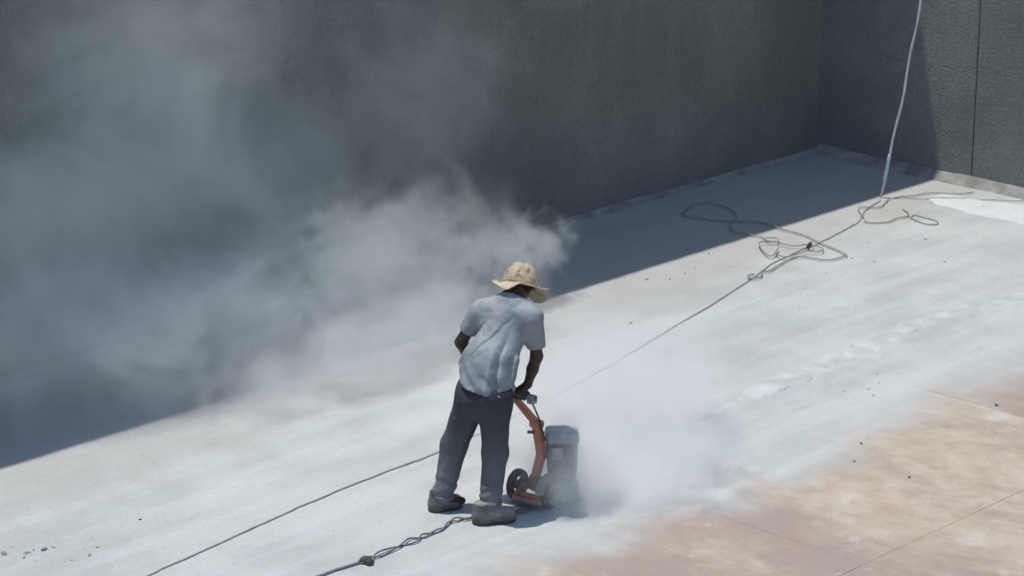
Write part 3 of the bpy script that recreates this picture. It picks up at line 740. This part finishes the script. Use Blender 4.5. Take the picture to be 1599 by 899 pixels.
# steering column: dark red foot bracket, orange column, hinge, stem and T-bar
foot = gl(at(834, 752, axc.y + .01)); hinge = gl(at(838, 661, axc.y + .03)); mid = gl(at(846, 706, axc.y + .03))
top = gl(tuple(barM + np.array([.02, 0, -.005])))
def beam(p, q, w0, d0, w1, d1, bev=.006):
    p, q = Vector(p), Vector(q); t = (q - p).normalized(); x = Vector((1, 0, 0)); x = (x - t * x.dot(t)).normalized(); y = t.cross(x); V = []
    for c, w, d in ((p, w0, d0), (q, w1, d1)):
        for sx, sy in ((-1, -1), (1, -1), (1, 1), (-1, 1)): V.append(c + x * sx * w / 2 + y * sy * d / 2)
    bm = bmesh.new(); vs = [bm.verts.new(v) for v in V]
    for q4 in ((3, 2, 1, 0), (4, 5, 6, 7), (0, 1, 5, 4), (1, 2, 6, 5), (2, 3, 7, 6), (3, 0, 4, 7)): bm.faces.new([vs[i] for i in q4])
    bmesh.ops.bevel(bm, geom=list(bm.edges), offset=bev, segments=2, affect='EDGES'); return bm_mesh(bm)
base_pt = Vector((foot.x, foot.y - .01, .10))
link('foot_bracket', beam(base_pt, foot.lerp(mid, .25), .085, .06, .060, .05), M_RED, grinder)
link('column', beam(foot.lerp(mid, .15), mid, .046, .050, .052, .052), M_ORANGE, grinder)
link('column', beam(mid.lerp(foot, .03), hinge, .054, .054, .050, .054), M_ORANGE, grinder)
hg = link('hinge', mesh_from('hinge', *tube_geo([hinge - Vector((.036, 0, 0)), hinge + Vector((.036, 0, 0))], .030, 18)), M_ORANGE, grinder)
link('hinge_bolt', mesh_from('hinge_bolt', *tube_geo([hinge - Vector((.046, 0, 0)), hinge + Vector((.046, 0, 0))], .013, 6)), M_STEEL, hg)
link('lock_lever', mesh_from('lock_lever', *tube_geo([hinge + Vector((.0, -.02, -.05)), hinge + Vector((-.045, -.03, -.055))], .010, 8)), M_RED, grinder)
link('stem', beam(hinge, top, .044, .044, .036, .036), M_ORANGE, grinder)
link('brace', mesh_from('brace', *tube_geo([base_pt + Vector((.04, .0, .02)), base_pt + Vector((.085, .05, .075)), Vector((mx - .03, my - .05, .14))], .008, 8)), M_STEEL, grinder)
hl, hr_ = gl(tuple(haL - barD * .06)), gl(tuple(haR + barD * .085))
bar = link('handlebar', mesh_from('handlebar', *tube_geo([hl, hr_], BAR_R, 14)), M_ORANGE, grinder, smooth=False)
for p, q in ((gl(tuple(haR - barD * .055)), gl(tuple(haR + barD * .105))), (gl(tuple(haL + barD * .055)), gl(tuple(haL - barD * .075)))):
    link('grip', mesh_from('grip', *tube_geo([p, p.lerp(q, .03), p.lerp(q, .93), q], [BAR_R + .001, BAR_R + .003, BAR_R + .003, BAR_R + .0005], 14)), M_GRIP, bar, smooth=True)
sw = Vector(gl(tuple(haR + barD * .075))) ; bm = box_bm((.055, .05, .055), sw + Vector((0, .0, -.012)), .012); link('switch_housing', bm_mesh(bm), M_MOTORTOP, bar)
cp = [sw + Vector((-.01, .01, -.03)), sw.lerp(hinge, .45) + Vector((.035, .0, -.05)), hinge + Vector((.045, -.01, -.03)), mid + Vector((.045, .0, .05)), Vector((mx - .06, my - .10, MZ1 - .17)), Vector((mx - .035, my - .115, MZ1 - .145))]
link('motor_cable', mesh_from('motor_cable', *tube_geo(catmull(cp, 8), .0055, 8)), M_RUBBER, grinder, smooth=True)
bm = box_bm((.06, .003, .035), (.045, -.0955, MZ1 - .10), .001, 1); link('rating_plate', bm_mesh(bm), M_RIM, mot)
# ================================================================== CORDS, PEBBLES
def gz(p, z): v = ground(*p); return Vector((v.x, v.y, z))
def floor_z(v):                                          # top of slab or settled dust under a point
    a, b = v.dot(DA), v.dot(DB); i, j = int(round((a - ga0) / (ga1 - ga0) * (na - 1))), int(round((b - gb0) / (gb1 - gb0) * (nb_ - 1)))
    if 0 <= i < na and 0 <= j < nb_: return max(float(Z[i, j]), .0)
    return .0
def lay(pix, r, n=12, wob=.0, seed=0, lift=0.0):
    P = catmull([gz(p, 0) for p in pix], n); out = []
    for i, p in enumerate(P):
        w = wob * (fbm(np.array(i * .23), np.array(seed * 3.1), 3, seed)) * 2
        q = Vector((p.x, p.y + w, 0)); q.z = floor_z(q) + r * .75 + lift; out.append(q)
    zs = [q.z for q in out]
    for i in range(2, len(out) - 2): out[i].z = max(zs[i], sum(zs[i - 2:i + 3]) / 5)
    return out
def cord(name, P, r, mat, label, cat='cord', seg=8):
    me = mesh_from(name, *tube_geo(P, r, seg)); o = link(name, me, mat, smooth=True)
    if label: tag(o, label, cat)
    return o
CR = .0058
P = lay([(60, 985), (150, 938), (240, 897), (330, 856), (420, 816), (500, 780), (590, 743), (690, 705), (800, 654), (930, 585), (980, 556), (1060, 508), (1120, 472), (1175, 436), (1205, 414), (1236, 399), (1268, 386), (1300, 371), (1335, 352), (1345, 342), (1352, 330), (1375, 315)], CR, 14, .022, 3)
cord('extension_cord', P, CR, M_CORD, 'long dusty cord running straight across the floor from lower left to the corner tangle')
P = lay([(1177, 432), (1168, 434), (1172, 439), (1188, 436), (1190, 429), (1203, 426), (1215, 418), (1246, 405), (1290, 410), (1316, 405), (1320, 401), (1290, 387), (1255, 371), (1222, 362), (1185, 350), (1150, 350), (1080, 343), (1066, 337), (1085, 322), (1112, 321), (1142, 331), (1150, 344), (1140, 352), (1142, 362), (1160, 368), (1190, 374), (1196, 379)], CR, 12, .012, 5, .012)
cord('loose_cord', P, CR, M_CORD, 'dusty cord tangled in loops half in the wall shadow')
P = lay([(1196, 377), (1214, 378), (1212, 384), (1186, 384), (1190, 396), (1204, 406), (1215, 394), (1212, 402), (1230, 407), (1258, 399), (1280, 399), (1284, 393), (1262, 388), (1240, 390), (1215, 385), (1195, 381)], CR * .9, 12, .01, 8, .024)
cord('loose_cord', P, CR * .9, M_CORD, 'small knotted cord coil lying where the tangle meets the shadow edge')
P = lay([(1349, 344), (1340, 330), (1345, 327), (1372, 327), (1382, 320), (1392, 313), (1425, 309), (1450, 305), (1500, 306), (1520, 303)], CR * .8, 12, .01, 9, .01)
cord('loose_cord', P, CR * .8, M_CORD, 'thin cord trailing from the hanging cord towards the end wall')
P = lay([(1349, 348), (1360, 351), (1385, 350), (1400, 344), (1416, 341), (1418, 336), (1410, 330)], CR * .9, 12, .0, 10, .008)
cord('loose_cord', P, CR * .9, M_CORD, 'curved cord end lying below the hanging cord')
P = lay([(1421, 342), (1428, 338), (1440, 341), (1462, 347), (1463, 352), (1448, 352), (1434, 348), (1421, 342)], CR * 1.1, 10, .0, 12)
cord('cord_loop', P, CR * 1.1, M_CORD, 'small flattened cord loop lying apart near the white dust')
# the wire stub sticking out of the tangle
p = gz((1261, 392), .02); o = link('cord_plug', mesh_from('cord_plug', *tube_geo([p, p + Vector((.012, .0, .03)), p + Vector((.03, .01, .055))], [.016, .018, .010], 10)), M_PEB, smooth=True)
tag(o, 'small dark plug standing up in the cord tangle', 'plug')
# pale cord hanging from the rim above
p0 = gz((1375, 310), .015); ptop = ab(A0 - .04, B0 + 2.15, WALL_H + .02)
HP = []
for i in range(81):
    t = i / 80; p = p0.lerp(ptop, t)
    HP.append(p + DB * (.03 * math.sin(math.pi * min(1, t * 3)) - .05 * math.sin(math.pi * t)) + DB * .008 * math.sin(t * 60))
o = cord('hanging_cord', HP, [.0105 + .0014 * math.sin(i * 1.7) for i in range(81)], M_ROPE, 'pale cord hanging down in front of the end wall to the floor')
wrapP = [Vector(HP[0]).lerp(HP[6], k / 12) for k in range(13)]
link('tape_wrap', mesh_from('tape_wrap', *tube_geo(wrapP[3:10], [.0122, .0135, .0128, .0138, .013, .0135, .0122], 9)), M_ROPE_B, o, smooth=True)
# dark cord at the worker's feet: single up to the connector, then two strands twisted together to the machine
P = lay([(430, 935), (470, 914), (515, 896), (545, 886), (562, 880)], .0095, 12, .006, 14)
mc = empty('power_cord', (P[-1].x, P[-1].y, 0))
tag(mc, 'dark twisted double cord running to the boots of the worker', 'cord')
def rel_mc(P): return [Vector((p.x - mc.location.x, p.y - mc.location.y, p.z)) for p in P]
link('cord_length', mesh_from('cord_length', *tube_geo(rel_mc(P), .0095, 8)), M_CORD_D, mc, smooth=True)
base = lay([(560, 881), (577, 876), (602, 864), (640, 848), (665, 838), (690, 829), (708, 816), (735, 812), (780, 806), (815, 800), (836, 786)], .008, 16, .0, 15)
for ph, amp in ((0, .024), (math.pi, .024)):
    Q = []; n = len(base)
    for i, p in enumerate(base):
        t = i / (n - 1); d = (base[min(i + 1, n - 1)] - base[max(i - 1, 0)]); d.z = 0; d.normalize(); s_ = Vector((-d.y, d.x, 0))
        am = amp * min(1, t * 14) * (.75 + .55 * math.sin(t * 7 + .8) + .5 * math.sin(t * 23)) * min(1, (1 - t) * 8 + .1)
        w = math.sin(t * 32 + ph + 1.9 * math.sin(t * 8) + .8 * math.sin(t * 19)); Q.append(p + s_ * am * w + Vector((0, 0, .007 * (1 + math.cos(t * 34 + ph)))))
    link('strand', mesh_from('strand', *tube_geo(rel_mc(Q), .0054, 8)), M_CORD_D, mc, smooth=True)
kp = gz((577, 881), .022); kp = Vector((kp.x - mc.location.x, kp.y - mc.location.y, .024))
link('connector', mesh_from('connector', *tube_geo([kp + Vector((-.055, .03, -.006)), kp + Vector((-.03, .02, 0)), kp + Vector((.0, -.005, .0)), kp + Vector((.012, -.018, -.002))], [.011, .022, .025, .018], 12)), M_PEB, mc, smooth=True)
# pebbles and crumbs
def rock_mesh(seed, sx=1, sy=1, sz=.6):
    bm = bmesh.new(); bmesh.ops.create_icosphere(bm, subdivisions=2, radius=1.0); r = random.Random(seed)
    ax = [Vector((r.uniform(-1, 1), r.uniform(-1, 1), r.uniform(-1, 1))).normalized() for _ in range(7)]; k = [r.uniform(.55, .9) for _ in ax]
    for v in bm.verts:
        p = v.co.copy()
        for a_, q in zip(ax, k):
            d = p.dot(a_)
            if d > q: p -= a_ * (d - q)
        v.co = Vector((p.x * sx, p.y * sy, p.z * sz))
    return bm_mesh(bm, 'rock')
ROCKS = [rock_mesh(i, 1.0, .75 + .1 * (i % 3), .5 + .08 * (i % 4)) for i in range(5)]
for me_ in ROCKS: me_.materials.append(M_PEB)
CHIPS = [rock_mesh(20 + i, 1.35, .7, .28) for i in range(4)]
for me_ in CHIPS: me_.materials.append(M_CHIP)
def stone(px, py, r, label, group=None, name='pebble', pool=ROCKS, k=0):
    v = ground(px, py); z = floor_z(v); o = link(name, pool[k % len(pool)]); r *= .68; o.scale = (r, r, r); o.location = (v.x, v.y, z + r * .22); o.rotation_euler = (0, 0, (px * .37) % 6.28)
    tag(o, label, 'pebble' if name == 'pebble' else 'chip', group)
stone(1556, 633, .026, 'dark pebble beside the slab joint on the brown floor, largest of all', k=0)
stone(1345, 692, .017, 'dark pebble on sandy floor, upper one of the close pair', k=1)
stone(1334, 720, .014, 'dark pebble on sandy floor, lower one of the close pair', k=2)
stone(1420, 745, .017, 'single dark pebble in the middle of the bare sandy floor', k=3)
stone(985, 506, .021, 'lone dark pebble between the wall shadow and the long cord', k=4)
stone(219, 812, .017, 'lone dark pebble on pale dust at the far left', k=0)
stone(1046, 437, .014, 'tiny dark pebble close to the wall shadow edge', k=2)
stone(1107, 397, .016, 'dark pebble touching the wall shadow edge', k=1)
for i, p in enumerate([(1318, 611), (1369, 585), (1372, 598), (1356, 607), (1364, 617)]):
    stone(*p, .012 + .003 * (i % 2), 'small grey chip in the loose cluster below the dust windrow', 'chips below the windrow', 'concrete_chip', CHIPS, i)
for i, p in enumerate([(6, 865), (17, 856), (43, 870), (54, 862), (70, 862), (83, 860), (112, 876), (140, 872), (133, 862), (38, 875), (152, 858)]):
    stone(*p, (.035, .016, .026, .018, .030, .020, .018, .022, .014, .014, .013)[i], 'grey crust flake in the scatter at the lower left of the floor', 'crust flakes at lower left', 'crust_flake', CHIPS, i)
for i, p in enumerate([(1250, 460), (1330, 404), (1445, 375), (1355, 380), (1365, 410), (1010, 437), (1085, 420), (1070, 428), (1475, 410), (1290, 428), (945, 406)]):
    stone(*p, .012 + .004 * (i % 3), 'small crumb scattered on the pale floor around the cord tangle', 'crumbs near the tangle', 'concrete_crumb', CHIPS, i + 1)
# ================================================================== AIRBORNE DUST
def on_b(px, py, b):                                     # point of the view line at distance b from the tank frame
    d = ray(px, py); o = Vector((0, 0, CAM_H)); return o + d * ((b - o.dot(DB)) / d.dot(DB))
def dust_cloud(c, semi, density, scale, t0, t1, label, detail=3, aniso=.1, step=1.0, warp=.0, inner=.15, lean=.35, tilt=0.0, low=None, stretch=(1, 1, 1)):
    """ellipsoid of air filled with drifting dust: soft falloff from the middle, broken up by turbulence in world space"""
    m = NT('airborne_dust'); m.n.remove(m.bsdf)
    r = m.vmath('LENGTH', m.obj())
    fall = m.map(r, inner, 1.0, 1.0, 0.0)
    n = m.noise(m.vmath('MULTIPLY', m.pos(), stretch), scale, detail, .67, warp)
    q = m.math('ADD', n, m.math('MULTIPLY', m.math('SUBTRACT', fall, .5), lean))
    k = m.math('MULTIPLY', m.map(q, t0, t1), m.map(r, .55, 1.0, 1.0, 0.0))
    if low is not None:                                  # heavier dust stays near the floor
        sep = m.new('ShaderNodeSeparateXYZ'); m.put(sep.inputs[0], m.pos()); k = m.math('MULTIPLY', k, m.map(sep.outputs[2], 0.0, low, 1.0, .25))
    dens = m.math('MULTIPLY', k, density)
    vs = m.new('ShaderNodeVolumeScatter'); vs.inputs['Color'].default_value = (.905, .985, .930, 1); vs.inputs['Anisotropy'].default_value = aniso
    m.put(vs.inputs['Density'], dens); m.t.links.new(vs.outputs[0], m.out.inputs['Volume'])
    m.mat.cycles.volume_step_rate = step
    bm = bmesh.new(); bmesh.ops.create_icosphere(bm, subdivisions=3, radius=1.0)
    o = link('dust_cloud', bm_mesh(bm, 'dust_cloud'), m.mat); o.location = c; o.scale = semi; o.rotation_euler = (0, tilt, ANG_A)
    return tag(o, label, 'dust', kind='stuff')
ST = (.8, .8, 1.0)
g = ground(990, 752); g.z = .04
dust_cloud(g, (1.20, .95, .68), 4.6, 2.8, .34, .74, 'dense pale dust boiling up in front of the grinder', detail=4, inner=.05, step=.7, lean=.45, low=.45, warp=.5)
g = ground(965, 700); g.z = .30
dust_cloud(g, (1.15, .85, .76), 2.8, 1.8, .22, .80, 'thin white dust veil standing over the floor beyond the grinder', detail=3, inner=.0, lean=.2)
g = ground(896, 782); g.z = .22
dust_cloud(g, (.46, .36, .44), 3.3, 3.0, .25, .65, 'thin dust puff wrapped round the grinder motor', detail=3, inner=.1, lean=.3)
g = ground(790, 655); g.z = .12
dust_cloud(g, (1.1, .60, .36), 3.4, 2.0, .25, .75, 'low white dust hiding the cord behind the worker', detail=3, inner=.0, lean=.2, low=.4)
dust_cloud(on_b(600, 545, -12.9), (2.3, .62, .50), 2.0, 1.9, .28, .74, 'thin sunlit dust veil low over the floor behind the worker', detail=3, warp=.3)
dust_cloud(on_b(590, 415, -13.3), (1.8, .75, .90), 1.3, 2.9, .34, .72, 'bright dust billow left of the straw hat', detail=5, warp=.8, step=.5, stretch=ST)
dust_cloud(on_b(800, 395, -13.35), (.95, .42, .50), 2.5, 4.2, .43, .66, 'ragged dust wisp curling up beside the straw hat', detail=5, warp=.9, step=.5)
dust_cloud(on_b(330, 520, -13.5), (1.9, .62, .80), 1.7, 2.4, .30, .74, 'grey dust billow drifting along the long wall', detail=4, warp=.7, step=.7, stretch=ST)
dust_cloud(on_b(60, 540, -13.75), (1.7, .6, .80), 1.2, 1.5, .28, .78, 'smoky dust hanging in the wall shadow at the far left', detail=3, warp=.5)
dust_cloud(on_b(200, 330, -14.0), (3.2, .66, 1.6), 1.45, 1.25, .22, .78, 'broad blue grey dust mass in the shade of the long wall', detail=4, warp=.7, step=.7, inner=.0)
dust_cloud(on_b(230, 40, -13.95), (1.9, .70, 1.2), .62, 1.1, .28, .78, 'high blue grey dust cloud before the long wall at the upper left', detail=3, warp=.7)
dust_cloud(on_b(620, 150, -13.9), (1.7, .65, 1.2), .40, 1.4, .30, .76, 'faint dust haze rising before the middle of the long wall', detail=3, warp=.6)
